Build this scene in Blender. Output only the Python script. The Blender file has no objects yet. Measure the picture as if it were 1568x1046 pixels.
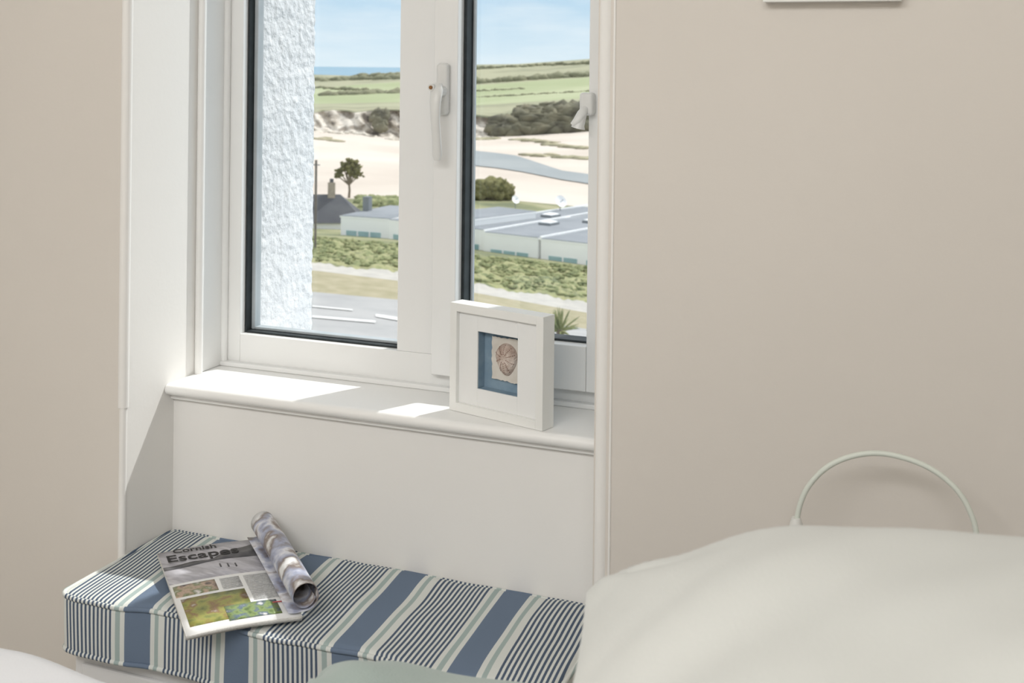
import bpy, bmesh, math, random
from mathutils import Vector, Matrix, noise
random.seed(7)
S=0.72; Z0=0.12
scene=bpy.context.scene
try: scene.view_settings.view_transform='Standard'
except Exception: pass
# ---------------- camera frame ----------------
FPX=1869.0; CX=784.0; HY=104.0; TH=math.radians(21.76); RHO=0.011
F=Vector((-math.sin(TH),math.cos(TH),0)); R0=Vector((math.cos(TH),math.sin(TH),0)); U0=Vector((0,0,1))
Rr=R0*math.cos(RHO)+U0*math.sin(RHO); Ur=U0*math.cos(RHO)-R0*math.sin(RHO)
CAM=Vector((0,0,1.6))
def ray(x,y): return F+Rr*((x-CX)/FPX)+Ur*((HY-y)/FPX)
def at_d(x,y,d): return CAM+ray(x,y)*d
def on_z(x,y,z):
    r=ray(x,y); return CAM+r*((z-CAM.z)/r.z)
def on_y(x,y,Y):
    r=ray(x,y); return CAM+r*(Y/r.y)
def W(p): return Vector((p[0]*S,p[1]*S,(p[2]+Z0)*S))
# ---------------- materials ----------------
def lin(c):
    c=c/255.0
    return c/12.92 if c<=0.04045 else ((c+0.055)/1.055)**2.4
def rgb(r,g,b): return (lin(r),lin(g),lin(b),1)
def mat(name,col,rough=0.6,col2=None,nscale=8,bump=0,bscale=60,spec=0.3,detail=4,stretch=None,lo=.35,hi=.65,sheen=0,metal=0):
    m=bpy.data.materials.new(name); m.use_nodes=True
    nt=m.node_tree; b=nt.nodes['Principled BSDF']
    b.inputs['Base Color'].default_value=col; b.inputs['Roughness'].default_value=rough
    b.inputs['Specular IOR Level'].default_value=spec; b.inputs['Metallic'].default_value=metal
    if sheen: b.inputs['Sheen Weight'].default_value=sheen
    tc=nt.nodes.new('ShaderNodeTexCoord'); src=tc.outputs['Object']
    if stretch:
        mp=nt.nodes.new('ShaderNodeMapping'); mp.inputs['Scale'].default_value=stretch
        nt.links.new(src,mp.inputs['Vector']); src=mp.outputs['Vector']
    if col2 is not None:
        n=nt.nodes.new('ShaderNodeTexNoise'); n.inputs['Scale'].default_value=nscale; n.inputs['Detail'].default_value=detail
        nt.links.new(src,n.inputs['Vector'])
        cr=nt.nodes.new('ShaderNodeValToRGB'); cr.color_ramp.elements[0].position=lo; cr.color_ramp.elements[1].position=hi
        cr.color_ramp.elements[0].color=col; 
        if isinstance(col2,list):
            cr.color_ramp.elements[1].color=col2[-1]
            k=len(col2)
            for i,c in enumerate(col2[:-1]):
                e=cr.color_ramp.elements.new(lo+(hi-lo)*(i+1)/k); e.color=c
        else: cr.color_ramp.elements[1].color=col2
        nt.links.new(n.outputs['Fac'],cr.inputs['Fac']); nt.links.new(cr.outputs['Color'],b.inputs['Base Color'])
    if bump:
        n2=nt.nodes.new('ShaderNodeTexNoise'); n2.inputs['Scale'].default_value=bscale; n2.inputs['Detail'].default_value=4
        nt.links.new(tc.outputs['Object'],n2.inputs['Vector'])
        bp=nt.nodes.new('ShaderNodeBump'); bp.inputs['Strength'].default_value=bump; bp.inputs['Distance'].default_value=0.01
        nt.links.new(n2.outputs['Fac'],bp.inputs['Height']); nt.links.new(bp.outputs['Normal'],b.inputs['Normal'])
    return m
M_wall=mat('wall_paint',rgb(220,214,206),.9,rgb(223,217,209),2,.03,90,spec=.15)
M_niche=mat('niche_paint',rgb(241,239,235),.85,rgb(243,241,237),2,.03,70,spec=.2)
M_gloss=mat('gloss_white',rgb(244,243,240),.35,rgb(246,245,242),3,.02,40,spec=.5)
M_upvc=mat('upvc_white',rgb(236,236,234),.3,rgb(238,238,236),2,spec=.5)
M_gask=mat('black_gasket',rgb(34,40,42),.5,rgb(48,54,56),30)
M_render=mat('rough_render',rgb(222,224,226),.95,rgb(232,233,234),14,.7,45)
M_ceil=mat('ceiling_paint',rgb(242,241,238),.9,rgb(244,243,240),3)
M_floor=mat('carpet',rgb(205,201,194),.95,rgb(190,186,178),60,.3,300)
M_bench=mat('bench_paint',rgb(228,227,226),.6,rgb(231,230,229),3)
M_linen=mat('white_linen',rgb(212,213,208),.95,rgb(218,219,214),3,.15,500,sheen=.15,spec=.1)
M_duvet=mat('duvet_cotton',rgb(236,237,240),.9,rgb(242,243,246),3,.1,400,sheen=.2)
M_sage=mat('sage_fabric',rgb(166,180,174),.95,rgb(174,187,181),6,.2,400,sheen=.2)
M_lamp=mat('lamp_cable',rgb(218,223,213),.45,rgb(222,227,217),10)
M_lampw=mat('lamp_plastic',rgb(226,226,221),.4,rgb(230,230,225),10)
M_wood=mat('headboard_paint',rgb(235,233,228),.5,rgb(238,236,231),4)
# glass
def glass():
    m=bpy.data.materials.new('window_glass'); m.use_nodes=True; nt=m.node_tree; nt.nodes.clear()
    o=nt.nodes.new('ShaderNodeOutputMaterial'); t=nt.nodes.new('ShaderNodeBsdfTransparent'); g=nt.nodes.new('ShaderNodeBsdfGlossy')
    g.inputs['Roughness'].default_value=.02; t.inputs['Color'].default_value=(.98,.99,.99,1)
    mx=nt.nodes.new('ShaderNodeMixShader'); mx.inputs[0].default_value=.035
    nt.links.new(t.outputs[0],mx.inputs[1]); nt.links.new(g.outputs[0],mx.inputs[2]); nt.links.new(mx.outputs[0],o.inputs[0]); return m
M_glass=glass()
# ---------------- mesh builder ----------------
class MB:
    def __init__(s): s.v=[];s.f=[];s.m=[];s.sm=[];s.mats=[]
    def mi(s,m):
        if m not in s.mats: s.mats.append(m)
        return s.mats.index(m)
    def add(s,vs,fs,m,smooth=False,T=None):
        o=len(s.v); k=s.mi(m)
        for p in vs:
            p=Vector(p); s.v.append(T@p if T is not None else p)
        for f in fs:
            s.f.append([i+o for i in f]); s.m.append(k); s.sm.append(smooth)
    def box(s,x0,x1,y0,y1,z0,z1,m,T=None):
        vs=[(x0,y0,z0),(x1,y0,z0),(x1,y1,z0),(x0,y1,z0),(x0,y0,z1),(x1,y0,z1),(x1,y1,z1),(x0,y1,z1)]
        s.add(vs,[(0,3,2,1),(4,5,6,7),(0,1,5,4),(1,2,6,5),(2,3,7,6),(3,0,4,7)],m,False,T)
    def tube(s,pts,rad,m,n=12,closed=False,T=None,flat=1.0,fdir=None):
        pts=[Vector(p) for p in pts]; N=len(pts)
        if not hasattr(rad,'__len__'): rad=[rad]*N
        vs=[];fs=[]; prev=None
        for i,p in enumerate(pts):
            if closed: t=(pts[(i+1)%N]-pts[i-1])
            else: t=pts[min(i+1,N-1)]-pts[max(i-1,0)]
            t.normalize()
            a=(Vector(fdir) if fdir else (prev if prev is not None else (Vector((0,0,1)) if abs(t.z)<.9 else Vector((1,0,0)))))
            a=(a-t*a.dot(t)).normalized(); prev=a; b=t.cross(a)
            for k in range(n):
                an=2*math.pi*k/n
                vs.append(p+(a*math.cos(an)*flat+b*math.sin(an))*rad[i])
        for i in range(N if closed else N-1):
            j=(i+1)%N
            for k in range(n):
                l=(k+1)%n
                fs.append((i*n+k,i*n+l,j*n+l,j*n+k))
        s.add(vs,fs,m,True,T)
        if not closed:
            s.add(vs[:n],[tuple(range(n-1,-1,-1))],m,False,T); s.add(vs[-n:],[tuple(range(n))],m,False,T)
    def rbox(s,c,h,r,m,n=(20,20,8),fn=None,T=None):
        vs=[];fs=[];idx={}
        def key(p): return tuple(round(q,6) for q in p)
        ax=[]
        for k in range(3):
            hh=h[k]; rr=min(r,hh*.999)
            inner=[-(hh-rr)+2*(hh-rr)*i/n[k] for i in range(n[k]+1)]
            rim=[rr*math.tan(math.radians(a))/1.0 for a in (11,22,33,45)]
            vals=[-(hh-rr)-q for q in reversed(rim)]+inner+[(hh-rr)+q for q in rim]
            ax.append(vals)
        def V(p):
            k=key(p)
            if k not in idx:
                idx[k]=len(vs)
                q=[max(-(h[i]-min(r,h[i]*.999)),min(h[i]-min(r,h[i]*.999),p[i])) for i in range(3)]
                d=Vector(p)-Vector(q)
                P=Vector(q)+(d.normalized()*r if d.length>1e-9 else d)
                if fn: P=fn(P)
                vs.append(P+Vector(c))
            return idx[k]
        for a in range(3):
            b,cc=(a+1)%3,(a+2)%3
            for sg in (-1,1):
                A=ax[a][0] if sg<0 else ax[a][-1]
                for i in range(len(ax[b])-1):
                    for j in range(len(ax[cc])-1):
                        q=[]
                        for (ii,jj) in ((i,j),(i+1,j),(i+1,j+1),(i,j+1)):
                            p=[0,0,0]; p[a]=A; p[b]=ax[b][ii]; p[cc]=ax[cc][jj]; q.append(V(p))
                        if sg<0: q.reverse()
                        fs.append(tuple(q))
        s.add(vs,fs,m,True,T)
    def blob(s,c,r,m,sub=2,amp=.25,fr=1.6,T=None):
        bm=bmesh.new(); bmesh.ops.create_icosphere(bm,subdivisions=sub,radius=1)
        rv=Vector((random.random()*50,random.random()*50,0)); r=Vector(r) if hasattr(r,'__len__') else Vector((r,r,r))
        vs=[]
        for v in bm.verts:
            k=1+amp*noise.noise(v.co*fr+rv)*2
            vs.append(Vector(c)+Vector((v.co.x*r.x*k,v.co.y*r.y*k,v.co.z*r.z*k)))
        fs=[[v.index for v in f.verts] for f in bm.faces]; bm.free()
        s.add(vs,fs,m,True,T)
    def obj(s,name,bevel=0,seg=2,origin=None,parent=None):
        ws=[W(p) for p in s.v]
        if origin is None:
            lo=Vector([min(p[i] for p in ws) for i in range(3)]); hi=Vector([max(p[i] for p in ws) for i in range(3)])
            o=(lo+hi)/2
        else: o=W(origin)
        me=bpy.data.meshes.new(name); me.from_pydata([p-o for p in ws],[],s.f)
        for m in s.mats: me.materials.append(m)
        for i,p in enumerate(me.polygons): p.material_index=s.m[i]; p.use_smooth=s.sm[i]
        me.update()
        ob=bpy.data.objects.new(name,me); scene.collection.objects.link(ob); ob.location=o
        if bevel:
            md=ob.modifiers.new('bevel','BEVEL'); md.width=bevel*S; md.segments=seg; md.limit_method='ANGLE'; md.angle_limit=math.radians(50)
        if parent: 
            ob.parent=parent; ob.location=o-parent.location
        return ob
# ---------------- room ----------------
XL,XR=-1.879,-.735; YF,YB,YW,YE=2.3,2.486,2.68,3.05
WT=2.80
RX0,RX1,RY0,RZ0,RZ1=-3.0,2.1,-1.8,-.12,3.25
b=MB()
def wallblock(x0,x1,y0,y1,z0,z1,niche_faces):
    vs=[(x0,y0,z0),(x1,y0,z0),(x1,y1,z0),(x0,y1,z0),(x0,y0,z1),(x1,y0,z1),(x1,y1,z1),(x0,y1,z1)]
    fs={'-z':(0,3,2,1),'+z':(4,5,6,7),'-y':(0,1,5,4),'+x':(1,2,6,5),'+y':(2,3,7,6),'-x':(3,0,4,7)}
    o=len(b.v); b.v+= [Vector(p) for p in vs]
    for k,f in fs.items():
        b.f.append([i+o for i in f]); b.m.append(b.mi(M_niche if k in niche_faces else (M_render if k=='+y' else M_wall))); b.sm.append(False)
wallblock(RX0,XL,YF,YE,RZ0,RZ1,('+x',))
wallblock(XR,RX1,YF,YE,RZ0,RZ1,('-x',))
wallblock(XL,XR,YB,YE,RZ0,.79,('-y','+z'))
wallblock(XL,XR,YF,YE,WT+.08,RZ1,('-z',))
b.obj('wall_window')
b=MB(); b.box(RX0-.1,RX0,RY0,YE,RZ0,RZ1,M_wall); b.obj('wall_left')
b=MB(); b.box(RX1,RX1+.1,RY0,YE,RZ0,RZ1,M_wall); b.obj('wall_right')
b=MB(); b.box(RX0-.1,RX1+.1,RY0-.1,RY0,RZ0,RZ1,M_wall); b.obj('wall_back')
b=MB(); b.box(RX0-.1,RX1+.1,RY0-.1,YE,RZ0-.1,RZ0,M_floor); b.obj('floor')
b=MB(); b.box(RX0-.1,RX1+.1,RY0-.1,YE,RZ1,RZ1+.1,M_ceil); b.obj('ceiling')
b=MB()
b.tube([(XL-.007,YF+.007,.80),(XL-.007,YF+.007,WT)],.0125,M_niche,20)
b.tube([(XL-.006,YF+.006,RZ0),(XL-.006,YF+.006,.80)],.009,M_niche,20)
b.obj('trim_1')
b=MB()
b.tube([(XR+.014,YF+.011,RZ0),(XR+.014,YF+.011,WT)],.0155,M_niche,24)
b.box(XR+.031,XR+.036,YF-.003,YF+.01,RZ0,WT,M_niche)
b.obj('trim_2',bevel=.002)
b=MB()
def rough_panel(x,y0,y1,z0,z1,ny,nz):
    vs=[];fs=[]
    for i in range(ny+1):
        for j in range(nz+1):
            p=Vector((0,y0+(y1-y0)*i/ny,z0+(z1-z0)*j/nz))
            d=.0022*noise.noise(p*45)+.0018*noise.noise(p*110)
            yy=p.y+(.004*noise.noise(p*45) if i==ny else 0)
            vs.append((x+d,yy,p.z))
    for i in range(ny):
        for j in range(nz):
            a=i*(nz+1)+j; fs.append((a,a+nz+1,a+nz+2,a+1))
    b.add(vs,fs,M_render,True)
rough_panel(-1.832,2.765,3.055,.79,WT,60,420)
b.box(XL,-1.842,2.765,3.05,.79,WT,M_render)
b.box(-.775,XR,2.765,3.06,.79,WT,M_render)
b.box(XL,XR,2.765,3.12,.74,.80,M_render)
b.obj('trim_3')
b=MB()
b.box(XL,XR,2.462,2.70,.793,.820,M_gloss)
b.tube([(XL+.001,2.462,.8065),(XR-.001,2.462,.8065)],.0135,M_gloss,16)
b.box(XL,XR,2.472,2.49,.780,.793,M_gloss)
b.obj('window_sill',bevel=.002)
b=MB()
def fr(x0,x1,z0,z1,y0=YW,y1=2.76,m=M_upvc): b.box(x0,x1,y0,y1,z0,z1,m)
fr(-1.879,-1.821,.82,WT+.08); fr(-.795,-.735,.82,WT+.08); fr(-1.821,-.795,.82,.903); fr(-1.821,-.795,WT,WT+.08)
fr(-1.366,-1.264,.903,WT)
M_spc=mat('spacer_bar',rgb(170,178,182),.4,rgb(180,186,190),20)
for q in ((-1.821,-1.815,.903,WT),(-1.372,-1.366,.903,WT),(-1.815,-1.372,.903,.908),(-1.815,-1.372,WT-.008,WT)):
    fr(*q,2.70,2.735,M_gask)
for q in ((-1.815,-1.804,.908,WT-.01),(-1.804,-1.372,.908,.915)):
    fr(*q,2.722,2.75,M_spc)
y0s=2.652
fr(-1.260,-1.198,.862,WT+.01,y0s,2.745); fr(-.869,-.79,.862,WT+.01,y0s,2.745); fr(-1.1975,-.8695,.862,.965,y0s,2.745); fr(-1.198,-.869,WT-.08,WT+.01,y0s,2.745)
ST=WT-.08
for q in ((-1.198,-1.190,.965,ST),(-.875,-.869,.965,ST),(-1.190,-.875,.965,.970),(-1.190,-.875,ST-.008,ST)):
    fr(*q,2.685,2.735,M_gask)
fr(-1.190,-1.184,.970,ST-.01,2.722,2.735,M_spc)
fr(-1.2645,-1.2598,.862,WT,2.668,2.69,M_spc)
b.obj('window_1',bevel=.003,seg=3)
win=bpy.data.objects['window_1']
b=MB(); b.box(-1.818,-1.37,2.728,2.731,.906,WT-.005,M_glass); b.box(-1.192,-.872,2.728,2.731,.968,ST-.005,M_glass)
b.obj('glass_panes',parent=win)
b=MB()
b.box(-1.879,-1.868,2.575,2.68,.82,WT,M_upvc)
b.tube([(-1.870,2.572,.82),(-1.870,2.572,WT)],.010,M_gloss,14)
b.tube([(-1.866,2.674,.82),(-1.866,2.674,WT)],.010,M_upvc,14)
b.box(XL+.01,XR-.002,2.660,2.682,.82,.832,M_upvc)
b.obj('trim_4',bevel=.003)
M_hdl=mat('handle_white',rgb(222,222,219),.35,rgb(226,226,223),20,spec=.5)
def handle(name,X,Yf,zc):
    b=MB()
    b.rbox((X,Yf-.010,zc),(.0155,.010,.062),.009,M_hdl,(4,2,8))
    b.tube([(X,Yf-.018,zc-.005),(X,Yf-.042,zc-.005)],[.015,.012],M_hdl,18)
    pts=[(X,Yf-.036,zc+.012),(X,Yf-.045,zc-.004),(X,Yf-.052,zc-.03),(X,Yf-.052,zc-.07),(X+.002,Yf-.048,zc-.11),(X+.003,Yf-.045,zc-.155),(X+.003,Yf-.045,zc-.168)]
    b.tube(pts,[.010,.0155,.014,.0115,.011,.0125,.008],M_hdl,16,flat=.7,fdir=(0,1,0))
    b.tube([(X-.010,Yf-.045,zc+.004),(X-.010,Yf-.0585,zc+.004)],.0045,mat('brass_lock',rgb(150,112,76),.3,rgb(140,100,64),40,metal=.6),12)
    b.tube([(X-.010,Yf-.040,zc+.004),(X-.010,Yf-.056,zc+.004)],.0085,M_hdl,14)
    return b.obj(name,parent=win)
handle('handle_lever',-1.231,y0s,1.548)
b=MB()
lx=-.018
b.rbox((-.850+lx,y0s-.012,1.520),(.016,.014,.026),.007,M_hdl,(3,3,3))
b.tube([(-.852+lx,y0s-.02,1.51),(-.856+lx,y0s-.035,1.498),(-.864+lx,y0s-.042,1.482),(-.874+lx,y0s-.045,1.472)],[.009,.011,.010,.007],M_hdl,14)
b.tube([(-.854+lx,y0s-.03,1.50),(-.862+lx,y0s-.036,1.474),(-.864+lx,y0s-.036,1.466)],[.009,.013,.016],M_hdl,16)
b.obj('latch',parent=win)
# ---------------- window seat ----------------
b=MB(); b.box(XL+.006,XR-.006,2.14,2.482,RZ0,.325,M_bench); b.box(XL+.03,XR-.03,2.132,2.142,RZ0+.05,.29,M_bench)
b.obj('window_seat_bench',bevel=.005)
def stripe_mat():
    m=bpy.data.materials.new('striped_canvas'); m.use_nodes=True; nt=m.node_tree; N=nt.nodes; L=nt.links
    bs=N['Principled BSDF']; bs.inputs['Roughness'].default_value=.9; bs.inputs['Specular IOR Level'].default_value=.15
    tc=N.new('ShaderNodeTexCoord'); sp=N.new('ShaderNodeSeparateXYZ'); L.new(tc.outputs['Object'],sp.inputs[0])
    ns=N.new('ShaderNodeTexNoise'); ns.inputs['Scale'].default_value=5; ns.inputs['Detail'].default_value=1; L.new(tc.outputs['Object'],ns.inputs['Vector'])
    def mth(op,a,b_=None,c=None):
        n=N.new('ShaderNodeMath'); n.operation=op
        for i,q in enumerate((a,b_,c)):
            if q is None: continue
            if isinstance(q,(int,float)): n.inputs[i].default_value=q
            else: L.new(q,n.inputs[i])
        return n.outputs[0]
    P=.248*S
    x=mth('ADD',sp.outputs[0],mth('MULTIPLY',mth('SUBTRACT',ns.outputs['Fac'],.5),.008))
    x=mth('ADD',x,mth('MULTIPLY',sp.outputs[1],.085))
    x=mth('ADD',x,(-1.307+.972)*S+P*8)
    t=mth('FRACT',mth('DIVIDE',x,P))
    cr=N.new('ShaderNodeValToRGB'); cr.color_ramp.interpolation='CONSTANT'; L.new(t,cr.inputs[0])
    blue=rgb(112,127,147); cream=rgb(220,222,217); sage=rgb(168,183,180); navy=rgb(84,97,116)
    st=[(0,blue),(.235,cream),(.28,sage),(.32,cream),(.365,cream),(.87,cream),(.91,sage),(.955,cream)]
    e=cr.color_ramp.elements; e[0].position=0; e[0].color=st[0][1]; e[1].position=st[1][0]; e[1].color=st[1][1]
    for p,c in st[2:]:
        q=e.new(p); q.color=c
    pin=mth('GREATER_THAN',mth('FRACT',mth('DIVIDE',mth('SUBTRACT',t,.362),.0423)),.5)
    inr=mth('MULTIPLY',mth('GREATER_THAN',t,.365),mth('LESS_THAN',t,.87))
    mk=mth('MULTIPLY',pin,inr)
    mx=N.new('ShaderNodeMix'); mx.data_type='RGBA'; L.new(mk,mx.inputs[0]); L.new(cr.outputs[0],mx.inputs[6]); mx.inputs[7].default_value=navy
    L.new(mx.outputs[2],bs.inputs['Base Color'])
    n2=N.new('ShaderNodeTexNoise'); n2.inputs['Scale'].default_value=600; L.new(tc.outputs['Object'],n2.inputs['Vector'])
    bp=N.new('ShaderNodeBump'); bp.inputs['Strength'].default_value=.15; bp.inputs['Distance'].default_value=.002; L.new(n2.outputs[0],bp.inputs['Height']); L.new(bp.outputs[0],bs.inputs['Normal'])
    return m
M_str=stripe_mat()
cx=-1.307; hx=.566; cy=2.287; hy=.192; czc=.394; hz=.066
def cf(P):
    k=(1-(P.x/hx)**6)*(1-(P.y/hy)**4)
    q=Vector((P.x,P.y,P.z))
    n=noise.noise(Vector((P.x*5,P.y*7,P.z*3)))*.007+noise.noise(Vector((P.x*16,P.y*6,3)))*.0035
    if P.z>0: q.z+=.004*k+n
    if P.y<-hy*.8: q.y+=.006*math.sin(P.x*17)+n*1.5
    return q
b=MB(); b.rbox((cx,cy,czc),(hx,hy,hz),.016,M_str,(90,34,8),cf)
def loop(z,off=.004):
    pts=[];a=hx-.004+off;c=hy-.004+off;r=.02
    cs=[(a-r,c-r,0),(-(a-r),c-r,90),(-(a-r),-(c-r),180),(a-r,-(c-r),270)]
    out=[]
    for i,(x,y,s0) in enumerate(cs):
        for k in range(5):
            an=math.radians(s0+90*k/4); out.append((x+r*math.cos(an),y+r*math.sin(an)))
        nx,ny,_=cs[(i+1)%4]
        x0,y0=out[-1]; an=math.radians(s0+90); x1,y1=nx+r*math.cos(an),ny+r*math.sin(an)
        for k in range(1,40): out.append((x0+(x1-x0)*k/40,y0+(y1-y0)*k/40))
    for (x,y) in out:
        q=cf(Vector((x,y,z))); pts.append((cx+q.x,cy+q.y,czc+z+ .4*(q.z-z)))
    return pts
b.tube(loop(hz-.006),.0052,M_str,8,closed=True); b.tube(loop(-hz+.008),.0052,M_str,8,closed=True)
b.obj('striped_seat_cushion',origin=(cx,cy,czc))
# ---------------- magazine ----------------
wd=Vector((.70,.714,0)); hd=Vector((.714,-.70,0)); TL=Vector((-1.765,2.282,.476))
PW,PH=.232,.412
Tm=Matrix(((wd.x,hd.x,0,TL.x),(wd.y,hd.y,0,TL.y),(0,0,1,TL.z),(0,0,0,1)))
M_paper=mat('magazine_paper',rgb(238,238,236),.35,rgb(243,243,241),5,spec=.5)
M_edge=mat('page_edges',rgb(200,198,192),.7,rgb(235,233,228),300,stretch=(1,1,8))
def pm(n,cols,sc,st=None): return mat(n,cols[0],.35,cols[1:],sc,spec=.5,stretch=st,lo=.3,hi=.7)
M_ph1=pm('print_shore',[rgb(176,176,184),rgb(198,196,202),rgb(168,166,172),rgb(214,212,216)],14,(1,4,1))
M_ph2=pm('print_village',[rgb(90,80,74),rgb(196,170,150),rgb(120,130,90),rgb(225,220,215)],60)
M_ph3=pm('print_garden',[rgb(84,92,52),rgb(130,138,76),rgb(160,158,84),rgb(140,110,80),rgb(205,205,195)],42)
M_ph4=pm('print_cottage',[rgb(84,108,62),rgb(140,160,100),rgb(90,110,130),rgb(230,230,228)],70)
M_dark=mat('print_headland',rgb(74,74,78),.35,rgb(100,99,101),40,spec=.5)
M_ink=mat('print_ink',rgb(20,19,21),.4,rgb(28,26,28),40)
M_txt=mat('print_text',rgb(170,170,170),.4,rgb(215,215,215),200,stretch=(6,1,1))
M_red=mat('print_red',rgb(190,60,70),.4,rgb(200,80,84),40)
M_roll=pm('print_rolled',[rgb(84,78,90),rgb(140,124,114),rgb(226,226,232),rgb(166,172,194),rgb(130,116,108),rgb(235,235,235)],18)
b=MB()
def pz(w,h):
    return .004*math.sin(w*14)+.003*math.sin(h*9+1)+(.010*max(0,(h-.33)/.08)**2 if h>.33 else 0)*-.4
def sheet(w0,w1,h0,h1,m,lift=0,nw=10,nh=14):
    vs=[];fs=[]
    for i in range(nw+1):
        for j in range(nh+1):
            w=w0+(w1-w0)*i/nw; h=h0+(h1-h0)*j/nh; vs.append((w,h,.008+pz(w,h)+lift))
    for i in range(nw):
        for j in range(nh):
            a=i*(nh+1)+j; fs.append((a,a+1,a+nh+2,a+nh+1))
    b.add(vs,fs,m,True,Tm)
sheet(0,PW,0,PH,M_paper)
for side in range(4):
    vs=[];n=24
    for i in range(n+1):
        t=i/n
        w,h=[(t*PW,0),(PW,t*PH),(t*PW,PH),(0,t*PH)][side]
        z=.008+pz(w,h); vs.append((w,h,z)); vs.append((w*.99+.001,h*.99+.002,z-.009))
    b.add(vs,[(2*i,2*i+2,2*i+3,2*i+1) for i in range(n)],M_edge,True,Tm)
def blk(a0,a1,c0,c1,m,l=.0008,nw=6,nh=6): sheet(a0*PW,a1*PW,c0*PH,c1*PH,m,l,nw,nh)
blk(0,1,0,.44,M_ph1)
vs=[];n=24
for i in range(n+1):
    t=i/n; w=t*PW; top=(.215-.16*min(1,max(0,t-.45)/.5)**.8+.008*math.sin(t*17))*PH; bot=(.26-.03*t+.008*math.sin(t*9))*PH
    vs+= [(w,top,.0096+pz(w,top)),(w,bot,.0096+pz(w,bot))]
b.add(vs,[(2*i,2*i+1,2*i+3,2*i+2) for i in range(n)],M_dark,True,Tm)
blk(.02,.40,.47,.60,M_ph2); blk(.05,.62,.63,.93,M_ph3); blk(.38,.84,.80,.95,M_ph4,.0014)
for i in range(7): blk(.44,.62,.48+.019*i,.488+.019*i,M_txt,.0016,3,1)
for i in range(16): blk(.66,.94,.48+.019*i,.488+.019*i,M_txt,.0016,3,1)
blk(.80,.97,.83,.838,M_red,.002,3,1)
for i in range(3): blk(.50+.07*i,.513+.07*i,.29+.01*i,.335+.01*i,M_dark,.0016,1,3)
prof=[];C=Vector((PW+.004,.008+.032)); 
for i in range(60):
    t=i/59; a=math.radians(-100+t*450); r=.031-.009*t
    prof.append((C.x+r*math.cos(a),C.y+r*math.sin(a)))
prof=[(PW-.03,.0085+pz(PW-.03,.2)),(PW-.015,.0085)]+prof
vs=[];fs=[];nh=16;h0,h1=.012,PH-.004
for j in range(nh+1):
    h=h0+(h1-h0)*j/nh
    for (w,z) in prof: vs.append((w+.008*(h-.2),h,z+.002*math.sin(h*12)+.012*(1-h/PH)))
L_=len(prof)
for j in range(nh):
    for i in range(L_-1):
        a=j*L_+i; fs.append((a,a+1,a+L_+1,a+L_))
b.add(vs,fs,M_roll,True,Tm)
mag=b.obj('magazine')
sol=mag.modifiers.new('thickness','SOLIDIFY'); sol.thickness=.0006
def text(body,w,h,size,m=M_ink):
    cu=bpy.data.curves.new('title_text','FONT'); cu.body=body; cu.size=size*S; cu.extrude=.0002; cu.offset=.0004
    ob=bpy.data.objects.new('title_text',cu); scene.collection.objects.link(ob); cu.materials.append(m)
    p=Tm@Vector((w,h,.0135+pz(w,h)))
    xw=wd; yw=-hd
    M=Matrix(((xw.x,yw.x,0),(xw.y,yw.y,0),(0,0,1))).to_4x4()
    M.translation=W(p)
    ob.matrix_world=M; 
    ob.parent=mag; ob.matrix_parent_inverse=Matrix.Translation(mag.location).inverted()
text('Cornish',.030,.030,.030); text('Escapes',.010,.074,.052)
# ---------------- box frame on sill ----------------
fw=Vector((.962,-.272,0)); fdp=Vector((.272,.962,0))
BL=Vector((-1.155,2.531,.8205))
Tf=Matrix(((fw.x,fdp.x,0,BL.x),(fw.y,fdp.y,0,BL.y),(0,0,1,BL.z),(0,0,0,1)))
M_frame=mat('frame_white',rgb(238,238,234),.5,rgb(241,241,237),6)
M_mount=mat('mount_card',rgb(238,239,237),.8,rgb(241,241,239),6)
M_blue=mat('box_blue_back',rgb(124,148,166),.8,rgb(140,162,178),40)
M_cream=mat('cream_paper',rgb(212,206,196),.9,rgb(222,217,208),50)
M_urch=mat('urchin_shell',rgb(174,152,140),.8,[rgb(202,184,172),rgb(222,208,198)],60,.5,250)
b=MB(); A,B,Dp,e=.262,.245,.042,.019
b.box(0,e,0,Dp,0,B,M_frame,Tf); b.box(A-e,A,0,Dp,0,B,M_frame,Tf); b.box(e,A-e,0,Dp,0,e,M_frame,Tf); b.box(e,A-e,0,Dp,B-e,B,M_frame,Tf)
ox0,ox1,oz0,oz1=.073,.186,.058,.187; my=.010
b.box(e,ox0,my,my+.004,e,B-e,M_mount,Tf); b.box(ox1,A-e,my,my+.004,e,B-e,M_mount,Tf); b.box(ox0,ox1,my,my+.004,e,oz0,M_mount,Tf); b.box(ox0,ox1,my,my+.004,oz1,B-e,M_mount,Tf)
b.box(e,A-e,.036,.040,e,B-e,M_blue,Tf)
for q in ((ox0-.002,ox0,oz0,oz1),(ox1,ox1+.002,oz0,oz1),(ox0,ox1,oz0-.002,oz0),(ox0,ox1,oz1,oz1+.002)): b.box(q[0],q[1],my+.004,.036,q[2],q[3],M_blue,Tf)
vs=[(.142,.030,.124)];n=60
for i in range(n):
    t=i/n*4; k=int(t); f=t-k
    c=[(.099,.083),(.180,.080),(.180,.178),(.098,.176)]
    p0=c[k];p1=c[(k+1)%4]; vs.append((p0[0]+(p1[0]-p0[0])*f+random.uniform(-.0015,.0015),.030,p0[1]+(p1[1]-p0[1])*f+random.uniform(-.0015,.0015)))
b.add(vs,[(0,i+1,(i+1)%n+1) for i in range(n)],M_cream,False,Tf)
UX=.142
def up_(rr,a,r): return UX+rr*math.cos(a)*(1-.30*max(0,-math.sin(a))*r), .136+rr*math.sin(a)*(1.0 if math.sin(a)>0 else 1.40)
vs=[];fs=[];nr,na=14,80
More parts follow.
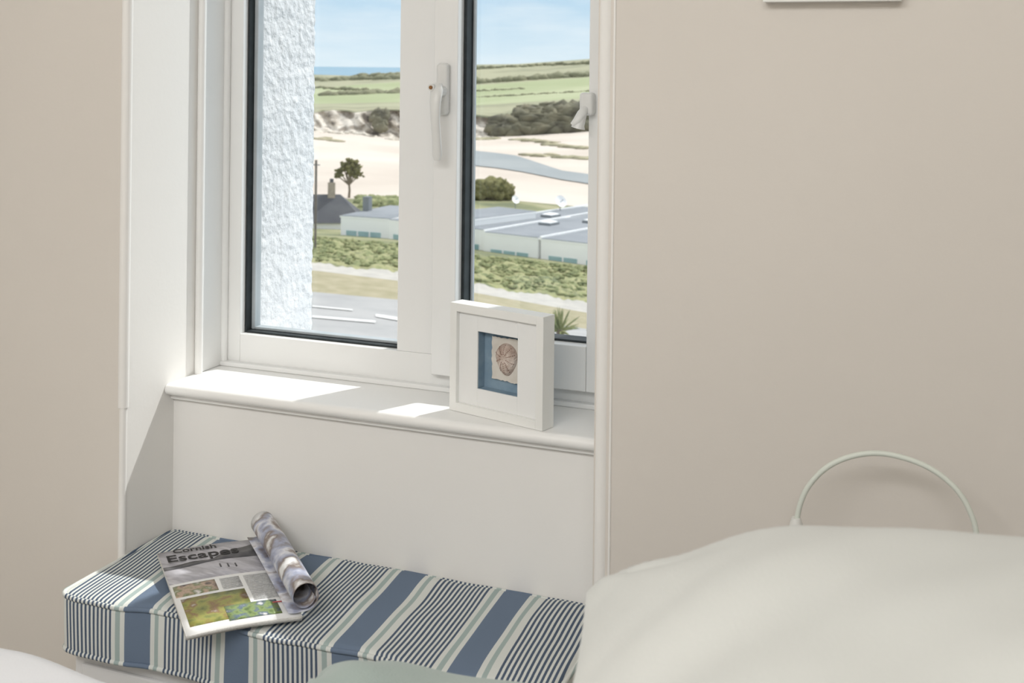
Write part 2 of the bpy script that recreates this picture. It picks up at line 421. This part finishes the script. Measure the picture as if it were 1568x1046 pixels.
for i in range(nr+1):
    r=i/nr
    for k in range(na):
        a=2*math.pi*k/na
        px,pzv=up_(.030*r,a,r)
        hgt=.015*math.sqrt(max(0,1-r*r))+.0022*r*(1-r*r)*abs(math.cos(a*8))*4*.5
        vs.append((px,.030-hgt,pzv))
for i in range(nr):
    for k in range(na):
        l=(k+1)%na; fs.append((i*na+k,i*na+l,(i+1)*na+l,(i+1)*na+k))
b.add(vs,fs,M_urch,True,Tf)
M_urd=mat('urchin_dots',rgb(132,102,88),.8,rgb(152,122,108),80)
for q in range(10):
    a0=math.radians(90+36*q)
    for j in range(6):
        r=.30+.12*j
        if r>.95: continue
        px,pzv=up_(.030*r,a0,r)
        b.blob((px,.030-.0155*math.sqrt(max(0,1-r*r))-.0005,pzv),.0014,M_urd,1,.1,1,Tf)
b.obj('shadow_box_frame',bevel=.0015)
# ---------------- hung picture (top right) ----------------
pl=on_y(1168,3,YF-.03); pr=on_y(1380,5,YF-.03); zb=pl.z
b=MB(); x0,x1=pl.x,pr.x; w=x1-x0; yb=YF; yf=YF-.03
e=.022
b.box(x0,x0+e,yf,yb,zb,zb+w*1.2,M_frame); b.box(x1-e,x1,yf,yb,zb,zb+w*1.2,M_frame); b.box(x0+e,x1-e,yf,yb,zb,zb+e,M_frame); b.box(x0+e,x1-e,yf,yb,zb+w*1.2-e,zb+w*1.2,M_frame)
b.box(x0+e,x1-e,yf+.012,yb,zb+e,zb+w*1.2-e,M_mount)
b.box(x0+.07,x1-.07,yf+.010,yf+.012,zb+.08,zb+w*1.2-.08,pm('print_seascape',[rgb(90,130,160),rgb(150,180,196),rgb(220,214,196)],12,(1,1,4)))
b.obj('wall_picture_frame',bevel=.002)
# ---------------- reading light ----------------
Yl=2.2
arc=[(1218,815),(1219,803),(1226,770),(1240,742),(1266,716),(1300,700),(1340,694),(1380,700),(1420,715),(1452,737),(1474,762),(1488,790),(1495,818),(1500,890),(1502,980)]
P=[on_y(x,y,Yl) for x,y in arc]
def cat(P,k=6):
    out=[]
    for i in range(len(P)-1):
        p0=P[max(i-1,0)];p1=P[i];p2=P[i+1];p3=P[min(i+2,len(P)-1)]
        for j in range(k):
            t=j/k; out.append(.5*((2*p1)+(-p0+p2)*t+(2*p0-5*p1+4*p2-p3)*t*t+(-p0+3*p1-3*p2+p3)*t**3))
    out.append(P[-1]); return out
b=MB(); b.tube(cat(P),.0048,M_lamp,12)
p=P[1]; b.tube([p+Vector((0,0,.012)),p,p-Vector((0,0,.012)),p-Vector((0,0,.014)),p-Vector((0,0,.05))],[.008,.0115,.0125,.008,.008],M_lampw,18)
q=p-Vector((0,0,.05)); b.tube([q,q-Vector((.0,.01,.03)),q-Vector((0,.03,.09)),q-Vector((0,.034,.10))],[.009,.018,.026,.026],M_lampw,20)
q=P[-1]; b.tube([q,q+Vector((0,.02,-.03)),q+Vector((0,.085,-.04))],.0055,M_lamp,12)
b.tube([q+Vector((0,.085,-.04)),q+Vector((0,.1,-.04))],[.045,.048],M_lampw,24)
b.obj('reading_light')
# ---------------- bed ----------------
bx0,bx1,by0,by1=-2.0,.80,.30,1.53
bed=bpy.data.objects.new('bed',None); scene.collection.objects.link(bed); bed.location=W(((bx0+bx1)/2,(by0+by1)/2,RZ0))
b=MB(); b.box(bx0+.02,bx1,by0+.03,by1-.03,.05,.28,M_wood)
for (x,y) in ((bx0+.08,by0+.09),(bx1-.08,by0+.09),(bx0+.08,by1-.09),(bx1-.08,by1-.09)): b.tube([(x,y,.06),(x,y,RZ0)],[.03,.022],M_wood,14)
b.obj('bed_base',bevel=.01,parent=bed)
b=MB(); b.box(bx1,bx1+.06,by0,by1,RZ0,1.15,M_wood); b.obj('headboard',bevel=.015,parent=bed)
b=MB(); b.rbox(((bx0+bx1)/2,(by0+by1)/2,.43),((bx1-bx0)/2-.02,(by1-by0)/2-.03,.15),.05,M_duvet,(30,14,4)); b.obj('mattress',parent=bed)
def df(P):
    n=noise.noise(P*1.8)*.03+noise.noise(P*5)*.010
    q=P.copy()
    if P.z>0: q.z+=n
    else: q.z+=noise.noise(P*3)*.01
    if abs(P.y)>.5: q.y+=noise.noise(Vector((P.x*4,0,P.z*2)))*.015
    return q
b=MB(); b.rbox((-1.12,(by0+by1)/2,.561),(.89,(by1-by0)/2+.022,.085),.05,M_duvet,(60,30,4),df); b.obj('duvet',parent=bed)
def pillow(name,c,a,bb,t,rot,m,seed=0,n=80,pinch=.08):
    b=MB(); T=Matrix.Translation(Vector(c))@rot.to_4x4()
    vs=[];fs=[]
    for side in (1,-1):
        for i in range(n+1):
            for j in range(n+1):
                s=-1+2*i/n; u=-1+2*j/n
                s_=math.sin(s*math.pi/2); u_=math.sin(u*math.pi/2)
                x=a*s_*(1-pinch*(1-u_**2)*abs(s_)**4); y=bb*u_*(1-pinch*(1-s_*s_)*abs(u_)**4)
                env=(max(0,(1-abs(s_)**3))*max(0,(1-abs(u_)**3)))
                h=t*env**.5
                p=Vector((x*3+seed,y*3,side*2))
                h*=1+.12*noise.noise(p)+.07*noise.noise(p*2.3)
                h+=env**.3*.014*(noise.noise(Vector((x*3+y*2+seed,y*9-x*5,side))))
                ca=math.atan2(1-abs(u_)+1e-4,1-abs(s_)+1e-4); cd_=math.hypot(1-abs(u_),1-abs(s_))
                h+=.012*math.sin(ca*11+seed)*math.exp(-cd_*2.6)*min(1,cd_*5)
                vs.append((x,y,side*h))
        o=(0 if side==1 else (n+1)**2)
        for i in range(n):
            for j in range(n):
                k=o+i*(n+1)+j; f=(k,k+n+1,k+n+2,k+1); fs.append(f if side==1 else tuple(reversed(f)))
    b.add(vs,fs,m,True,T)
    return b.obj(name)
E=lambda x,y,z: (Matrix.Rotation(math.radians(z),3,'Z')@Matrix.Rotation(math.radians(y),3,'Y')@Matrix.Rotation(math.radians(x),3,'X'))
pillow('pillow',(.14,.99,.79),.40,.50,.115,E(0,-3,0),M_linen,3)
pillow('pillow',(.145,.98,.990),.54,.52,.183,E(2,-5,8),M_linen,9)
pillow('sage_cushion',(-.635,1.31,.752),.205,.19,.082,E(0,0,10),M_sage,5)
# ---------------- outdoors ----------------
ctrl=[
 (6,  [(480,None)],'road'),
 (50, [(480,640),(905,720)],'road'),
 (95, [(480,512),(610,528),(905,575)],'road'),
 (120,[(480,447),(610,459),(720,474),(905,505)],'verge'),
 (131,[(480,414),(610,430),(720,447),(905,480)],'path'),
 (136,[(480,402),(610,415),(720,434),(905,464)],'bank'),
 (150,[(480,362),(610,374),(720,390),(905,410)],'scrub'),
 (190,[(480,354),(610,360),(905,392)],'scrub'),
 (240,[(480,338),(610,335),(905,352)],'scrub'),
 (292,[(480,305),(560,304),(612,303),(720,301),(905,318)],'sand'),
 (600,[(480,200),(545,204),(612,213),(720,210),(800,207),(905,200)],'rock'),
 (612,[(480,172),(510,168),(545,172),(580,168),(612,170),(720,178),(770,184),(820,174),(905,168)],'field2'),
 (760,[(480,158),(612,155),(720,160),(905,150)],'field'),
 (950,[(480,146),(612,141),(720,152),(905,138)],'field'),
 (1150,[(480,136),(612,126),(720,131),(905,118)],'field2'),
 (1500,[(480,114),(540,116),(612,110),(720,99),(790,98),(850,94),(905,90)],'field2'),
]
def rowy(c,x):
    if x<=c[0][0]: return c[0][1]
    for (x0,y0),(x1,y1) in zip(c,c[1:]):
        if x<=x1:
            t=(x-x0)/(x1-x0); return y0+(y1-y0)*t
    (x0,y0),(x1,y1)=(c[-2],c[-1]); return y1+min(1,(x-x1)/400)*(y1-y0)/(x1-x0)*150
def rowp(k,x):
    d,c,_=ctrl[k]
    if k==0:
        p=at_d(x,200,d); p.z=-13; return p
    return at_d(x,rowy(c,x),d)
cols=[-300,-100,60,180,260,320,360,400]+[420+3*i for i in range(193)]+[1010,1040,1080,1140,1240,1400,1600,1900]
mats_o={
 'road':mat('asphalt',rgb(158,158,158),.95,rgb(170,169,168),.3),
 'verge':mat('dry_verge',rgb(166,157,132),.95,rgb(150,144,116),.8,.5,3),
 'path':mat('path_gravel',rgb(176,172,166),.95,rgb(188,184,176),1),
 'bank':mat('grass_bank',rgb(106,114,80),.95,[rgb(136,141,98),rgb(160,158,118),rgb(122,125,92)],.9,1,2,detail=10,stretch=(1,1,1.5)),
 'scrub':mat('scrub',rgb(104,110,84),.95,[rgb(134,136,100),rgb(156,152,122)],.12,1,1,detail=8),
 'sand':mat('beach_sand',rgb(192,180,168),.95,[rgb(202,191,179),rgb(209,199,188)],.02,detail=6),
 'rock':mat('cliff_rock',rgb(96,88,80),.95,[rgb(186,176,162),rgb(224,216,204),rgb(150,140,128)],.11,1,.3,detail=10,lo=.40,hi=.60,stretch=(1,1,1.6)),
 'field':mat('green_field',rgb(160,166,130),.95,[rgb(150,158,120),rgb(168,172,138)],.006,detail=6),
 'field2':mat('rough_field',rgb(148,149,122),.95,[rgb(160,158,131),rgb(138,139,114),rgb(163,159,132)],.012,detail=8),
}
b=MB(); nsub=[2,3,4,4,2,10,3,3,3,14,12,5,6,6,8]
pts=[];keys=[]
for k in range(len(ctrl)-1):
    for q in range(nsub[k]):
        row=[]
        t=q/nsub[k]
        for x in cols:
            p=rowp(k,x).lerp(rowp(k+1,x),t)
            key=ctrl[k][2]
            if key=='bank': p.z+=.3*noise.noise(p*.5)+.25*noise.noise(p*1.5)
            if key=='rock' and t>0:
                g_=Vector((p.x*.09+p.z*.12,p.y*.03,p.z*.05))
                p+=F*(9*noise.noise(g_)+5*noise.noise(g_*2.7)); p.z+=.7*noise.noise(p*.2)
            if key in('field','field2') : p.z+=1.2*noise.noise(p*.008)
            row.append(p)
        pts.append(row); keys.append(ctrl[k][2])
pts.append([rowp(len(ctrl)-1,x) for x in cols]); keys.append('field2')
pts.append([rowp(len(ctrl)-1,x)+F*300-Vector((0,0,60)) for x in cols])
nc=len(cols); b.v=[p for r in pts for p in r]
for i in range(len(pts)-1):
    mi=b.mi(mats_o[keys[i]])
    for j in range(nc-1):
        a=i*nc+j; b.f.append([a,a+1,a+nc+1,a+nc]); b.m.append(mi); b.sm.append(keys[i]!='rock')
b.obj('coastal_landscape')
def yproj(p):
    v=p-CAM; d=v.dot(F); return HY-FPX*v.dot(Ur)/d
def ground(x,y):
    for k in range(1,len(ctrl)-1):
        A,B_=rowp(k,x),rowp(k+1,x)
        ya,yb_=yproj(A),yproj(B_)
        if (ya>=y>=yb_):
            lo,hi=0,1
            for _ in range(30):
                m=(lo+hi)/2
                if yproj(A.lerp(B_,m))>y: lo=m
                else: hi=m
            return A.lerp(B_,lo)
    return at_d(x,y,500)
b=MB(); z=-36
n=[F*1400+R0*-3000,F*1400+R0*3000,F*60000+R0*45000,F*60000-R0*45000]
b.add([Vector((p.x,p.y,z)) for p in n],[(0,1,2,3)],mat('sea_water',rgb(120,150,168),.6,rgb(132,160,176),.002,spec=.1))
b.obj('sea')
M_riv=mat('river_water',rgb(136,142,144),.5,rgb(150,154,154),.03,spec=.2)
up=[(640,222),(722,231),(760,235),(790,239),(830,252),(860,262),(905,268),(1000,280)]; dn=[(640,238),(722,254),(760,258),(800,264),(830,270),(860,276),(905,283),(1000,298)]
b=MB(); vs=[]
for (x0,y0),(x1,y1) in zip(up,dn):
    p=ground(x0,y0); q=ground(x1,y1); p.z+=.25; q.z+=.25; vs+=[p,q]
b.add(vs,[(2*i,2*i+1,2*i+3,2*i+2) for i in range(len(up)-1)],M_riv); b.obj('river')
M_bush=mat('bush_dark',rgb(84,82,72),.95,[rgb(108,106,88),rgb(124,119,98)],.15,detail=8)
M_hedge=mat('hedge_dark',rgb(116,118,94),.95,rgb(134,133,106),.05,detail=6)
M_olive=mat('bush_olive',rgb(98,100,66),.95,[rgb(128,124,82),rgb(90,92,62)],1.2,detail=8)
M_dune=mat('dune_grass',rgb(154,150,122),.95,rgb(180,171,144),.1,detail=6)
b=MB()
for (x0,y0,x1,y1,n_,r) in [(497,148,612,144,40,3.6),(483,124,612,120,40,4),(720,128,905,116,60,4.5),(483,135,560,138,20,2),(720,150,905,140,40,1.2),(720,106,905,97,30,3.2),(545,118,612,116,20,4),(720,140,800,136,20,1.2)]:
    for i in range(n_):
        t=i/(n_-1); p=ground(x0+(x1-x0)*t,y0+(y1-y0)*t+random.uniform(-.6,.6))
        rr=r*random.uniform(.6,1.3); b.blob(p,(rr*1.6,rr*1.6,rr),M_hedge,1,.2)
b.obj('field_hedgerows')
b=MB()
for i in range(300):
    x=random.uniform(757,960); top=176-14*math.sin((x-757)/170*2.2); y=random.uniform(top,206-(x-757)*.04)
    if x<790 and y<184: continue
    p=ground(x,y)-F*3; r=random.uniform(1.8,4.4); b.blob(p+Vector((0,0,1)),(r*1.4,r*1.4,r*.8),M_bush,1,.5)
for i in range(40):
    x=random.uniform(574,592); y=random.uniform(172,196); b.blob(ground(x,y)-F*3,(2.6,2.6,2.2),M_bush,1,.4)
b.obj('headland_scrub')
b=MB()
for (x0,y0,x1,y1,n_) in [(790,213,850,219,26),(840,222,905,228,26),(860,241,905,243,16),(810,238,850,239,10),(722,214,760,212,14),(483,212,520,216,10)]:
    for i in range(n_):
        p=ground(x0+(x1-x0)*i/n_,y0+(y1-y0)*i/n_+random.uniform(-1.2,1.2)); b.blob(p,(4,4,random.uniform(.4,1)),M_dune,1,.3)
b.obj('dune_grass_tufts')
M_rock2=mat('cliff_boulder',rgb(204,194,178),.95,[rgb(228,220,206),rgb(120,110,98)],.3,1,.5,detail=8)
b=MB()
for (xa,xb,n_) in [(483,575,26),(590,612,8),(720,755,12)]:
    for i in range(n_):
        x=random.uniform(xa,xb); p=ground(x,rowy(ctrl[10][1],x)+random.uniform(.3,3)); r=random.uniform(.5,1.3); b.blob(p,(r*2.4,r*1.4,r*.8),M_rock2,1,.6,2.5)
b.obj('cliff_rocks')
b=MB()
M_grn=mat('verge_shrub',rgb(106,115,80),.95,[rgb(132,138,96),rgb(150,150,110)],1.5,detail=8)
for i in range(1300):
    x=random.uniform(440,960)
    base=rowy(ctrl[6][1],x); low=rowy(ctrl[5][1],x)
    y=base+(low-base)*random.random()**1.4*.9
    r=random.uniform(.10,.32); b.blob(ground(x,y+.5),(r*1.6,r*1.6,r*.9),M_grn,1,.5,2.5)
b.obj('roadside_hedge')
b=MB()
for i in range(50):
    x=random.uniform(556,612); y=random.uniform(306,318); r=random.uniform(.7,1.4); b.blob(ground(x,y),(r*1.5,r*1.5,r),M_grn,2,.4)
for i in range(60):
    x=random.uniform(722,778); k=math.sqrt(max(0,1-((x-750)/30)**2)); p=ground(x,306); r=.9+.7*k; b.blob(p+Vector((0,0,random.uniform(.2,3.4)*k+.6)),(r*1.3,r*1.3,r),M_olive,2,.5,2.6)
b.obj('garden_shrubs')
M_hw=mat('house_render',rgb(252,252,251),.9,rgb(254,254,253),.5)
M_roof=mat('flat_roof',rgb(134,139,144),.9,rgb(146,150,155),.3,spec=.1)
M_rdk=mat('dark_slate_roof',rgb(88,90,96),.9,rgb(100,102,106),.6,spec=.1)
M_hwin=mat('house_window',rgb(150,184,188),.3,rgb(168,198,200),.8,spec=.4)
M_fas=mat('grey_fascia',rgb(120,126,130),.7,rgb(130,136,140),.5)
def house(xl,yl,xr,yr,d,h,depth,wins):
    A=at_d(xl,yl,d); Bp=on_z(xr,yr,A.z); w=(Bp-A); w.z=0; Lw=w.length; w.normalize(); bk=Vector((-w.y,w.x,0))
    if bk.dot(F)<0: bk=-bk
    T=Matrix(((w.x,bk.x,0,A.x),(w.y,bk.y,0,A.y),(0,0,1,A.z),(0,0,0,1)))
    b.box(0,Lw,0,depth,-h-3,-.1,M_hw,T)
    b.box(-.15,Lw+.15,-.05,depth+.3,-.16,.05,M_hw,T); b.box(-.05,Lw+.05,.02,depth+.15,.05,.14,M_roof,T)
    for (a,c,z0,z1) in wins:
        n=max(1,int((c-a)*Lw/1.8))
        for i in range(n):
            x0=a*Lw+(c-a)*Lw*i/n+.14; x1=a*Lw+(c-a)*Lw*(i+1)/n-.14
            b.box(x0,x1,-.05,.04,-h*z1+.1,-h*z0-.14,M_hwin,T)
    return T,Lw
b=MB()
T1,L1=house(522,331,596,336,172,3.1,14,[(.1,.85,.58,1.1)])
T2,L2=house(596,337,655,345,168,3.1,22,[(.1,.6,.55,1.0)])
T3,L3=house(690,347,741,353,170,3.2,32,[(.55,.88,.58,1.0)])
T4,L4=house(741,356,823,365,165,3.2,34,[(.12,.85,.62,1.05)])
T5,L5=house(828,366,945,379,160,3.2,34,[(.10,.50,.6,1.05),(.6,.9,.6,1.05)])
for T,L_ in ((T3,L3),(T4,L4),(T5,L5)):
    b.box(-.12,.12,-.05,34,.05,.35,M_hw,T)
    for q in range(2):
        px=L_*(.3+.4*q); b.box(px-1.0,px+1.0,10.6+6*q,13.0+6*q,0,.45,M_fas,T); b.box(px-.8,px+.8,10.8+6*q,12.8+6*q,.45,.6,M_hw,T)
b.box(0,1.0,6,7,0,2.2,M_fas,T1)
b.obj('white_flat_roofed_houses')
b=MB(); g=at_d(484,350,200); g2=on_z(556,350,g.z); w=(g2-g); w.z=0; Lw=w.length; w.normalize(); bk=Vector((-w.y,w.x,0))
if bk.dot(F)<0: bk=-bk
T=Matrix(((w.x,bk.x,0,g.x),(w.y,bk.y,0,g.y),(0,0,1,g.z),(0,0,0,1)))
b.box(-3,Lw,0,8,-3,1.0,M_hw,T)
b.add([(-3.3,-.5,.9),(Lw+.5,-.5,.9),(Lw+.5,8.5,.9),(-3.3,8.5,.9),(-3,4,5.2),(Lw-4,4,5.2)],[(0,1,5,4),(1,2,5),(2,3,4,5),(3,0,4),(0,3,2,1)],M_rdk,False,T)
b.box(1.6,2.8,3.4,4.6,4.6,7.2,mat('chimney_brick',rgb(160,150,138),.9,rgb(176,164,150),2),T); b.box(1.9,2.5,3.7,4.3,7.2,7.8,M_rdk,T)
b.obj('slate_roof_cottage')
b=MB(); g=at_d(483,352,140); b.tube([g-Vector((0,0,2)),g+Vector((0,0,107/FPX*140))],.14,mat('weathered_pole',rgb(96,90,82),.9,rgb(110,102,92),3),8); 
b.box(-.5,.5,-.05,.05,0,.12,M_fas,Matrix.Translation(g+Vector((0,0,7.4))))
b.obj('telegraph_pole')
b=MB(); g=ground(534,303); d=(g-CAM).dot(F); u=d/FPX
M_bark=mat('bark',rgb(118,106,92),.9,rgb(132,120,104),2)
b.tube([g-Vector((0,0,1)),g+Vector((.2,0,12*u)),g+Vector((0,0,28*u))],[.36,.28,.22],M_bark,8)
for (dx,dz,r) in [(-13,38,8),(-5,47,9),(5,50,9),(13,43,8),(0,40,8),(17,36,5),(-18,34,5),(9,35,6),(0,56,6),(-10,52,5),(10,54,6)]:
    c=g+R0*(dx*u)+U0*(dz*u); b.tube([g+Vector((0,0,20*u)),c],[.2,.1],M_bark,6)
    for q in range(12): b.blob(c+Vector((random.uniform(-1,1),random.uniform(-1,1),random.uniform(-.8,.8)))*r*u*.8,(r*u*.42,r*u*.42,r*u*.34),M_olive,1,.6,2.6)
b.obj('garden_tree')
def dish(x,y,d,r,name):
    b=MB(); g=at_d(x,y,d); n=16;vs=[];fs=[]
    nrm=(-F*.7+R0*.5+U0*.45).normalized(); a=nrm.orthogonal().normalized(); c=nrm.cross(a)
    for i in range(5):
        rr=r*i/4
        for k in range(n):
            an=2*math.pi*k/n; vs.append(g+(a*math.cos(an)+c*math.sin(an))*rr+nrm*(.25*rr*rr/r))
    for i in range(4):
        for k in range(n): fs.append((i*n+k,i*n+(k+1)%n,(i+1)*n+(k+1)%n,(i+1)*n+k))
    b.add(vs,fs,M_hw,True); b.tube([g,g-Vector((0,0,r*2.2))],r*.08,M_fas,8); b.tube([g,g+nrm*r*.9],r*.05,M_fas,6); b.obj(name)
dish(858,309,190,1.0,'satellite_dish'); dish(789,306,195,.7,'satellite_dish')
b=MB(); M_line=mat('road_paint',rgb(214,214,212),.9,rgb(224,224,222),2)
def strip(x0,y0,x1,y1,t0,t1):
    vs=[];n=10
    for i in range(n+1):
        t=i/n;x=x0+(x1-x0)*t;y=y0+(y1-y0)*t;p=ground(x,y-(t0+(t1-t0)*t)/2);q=ground(x,y+(t0+(t1-t0)*t)/2);p.z+=.08;q.z+=.08;vs+=[p,q]
    b.add(vs,[(2*i,2*i+1,2*i+3,2*i+2) for i in range(n)],M_line)
strip(478,470,540,476,2,2); strip(478,486,575,494,3,3.4); strip(575,484,612,490,4,5)
b.obj('road_markings')
b=MB(); M_yuc=mat('yucca_leaf',rgb(122,132,88),.8,rgb(162,162,118),3)
g=at_d(858,508,60); uu=60/FPX
b.tube([g-Vector((0,0,3)),g+Vector((0,0,.1))],[.25,.2],M_bark,8)
for i in range(60):
    a=random.uniform(0,2*math.pi); el=random.uniform(.05,1.5); L_=random.uniform(26,42)*uu
    dr=Vector((math.cos(a)*math.cos(el),math.sin(a)*math.cos(el),math.sin(el)))
    pts_=[g+dr*L_*t+Vector((0,0,-.25*L_*t*t*(1-math.sin(el)))) for t in (0,.35,.7,1)]
    b.tube(pts_,[.035,.05,.035,.006],M_yuc,4)
b.obj('yucca_plant')
# ---------------- world, lights ----------------
w=bpy.data.worlds.new('sky'); scene.world=w; w.use_nodes=True; nt=w.node_tree; N=nt.nodes; L=nt.links
bg=N['Background']; tc=N.new('ShaderNodeTexCoord'); sp=N.new('ShaderNodeSeparateXYZ'); L.new(tc.outputs['Generated'],sp.inputs[0])
cr=N.new('ShaderNodeValToRGB'); L.new(sp.outputs[2],cr.inputs[0])
e=cr.color_ramp.elements; e[0].position=0; e[0].color=rgb(192,206,214); e[1].position=1; e[1].color=rgb(216,219,224)
q=e.new(.06); q.color=rgb(160,187,206); q=e.new(.3); q.color=rgb(219,224,229)
mp=N.new('ShaderNodeMapping'); mp.inputs['Scale'].default_value=(4,4,22); L.new(tc.outputs['Generated'],mp.inputs[0])
ns=N.new('ShaderNodeTexNoise'); ns.inputs['Scale'].default_value=2.2; ns.inputs['Detail'].default_value=7; L.new(mp.outputs[0],ns.inputs['Vector'])
c2=N.new('ShaderNodeValToRGB'); c2.color_ramp.elements[0].position=.45; c2.color_ramp.elements[1].position=.75; L.new(ns.outputs[0],c2.inputs[0])
mx=N.new('ShaderNodeMix'); mx.data_type='RGBA'; ml=N.new('ShaderNodeMath'); ml.operation='MULTIPLY'; ml.inputs[1].default_value=.6; L.new(c2.outputs[0],ml.inputs[0])
L.new(ml.outputs[0],mx.inputs[0]); L.new(cr.outputs[0],mx.inputs[6]); mx.inputs[7].default_value=rgb(208,214,218); L.new(mx.outputs[2],bg.inputs[0])
bg.inputs[1].default_value=1.5
sl=bpy.data.lights.new('sun','SUN'); sl.energy=3.4; sl.angle=math.radians(1.3); sl.color=(1,.985,.965)
so=bpy.data.objects.new('sun',sl); scene.collection.objects.link(so)
so.rotation_euler=Vector((-.50,-1,-1.45)).to_track_quat('-Z','Y').to_euler(); so.location=(2,8,12)
al=bpy.data.lights.new('room_fill_light','AREA'); al.shape='RECTANGLE'; al.size=2.4; al.size_y=1.2; al.energy=74; al.color=(.995,.992,.985)  # unseen fill lamp, added behind the camera to brighten the room
ao=bpy.data.objects.new('room_fill_light',al); scene.collection.objects.link(ao); ao.location=W((-.7,-.85,3.2)); ao.rotation_euler=(math.radians(20),0,0)
# ---------------- camera ----------------
cd=bpy.data.cameras.new('camera'); co=bpy.data.objects.new('camera',cd); scene.collection.objects.link(co)
cd.sensor_width=36; cd.lens=FPX/1568*36; cd.shift_y=-(523-HY)/1568.0; cd.clip_start=.05; cd.clip_end=100000
M=Matrix(((Rr.x,Ur.x,-F.x),(Rr.y,Ur.y,-F.y),(Rr.z,Ur.z,-F.z))).to_4x4(); M.translation=W(CAM); co.matrix_world=M
cd.dof.use_dof=True; cd.dof.focus_distance=2.25; cd.dof.aperture_fstop=11
scene.camera=co
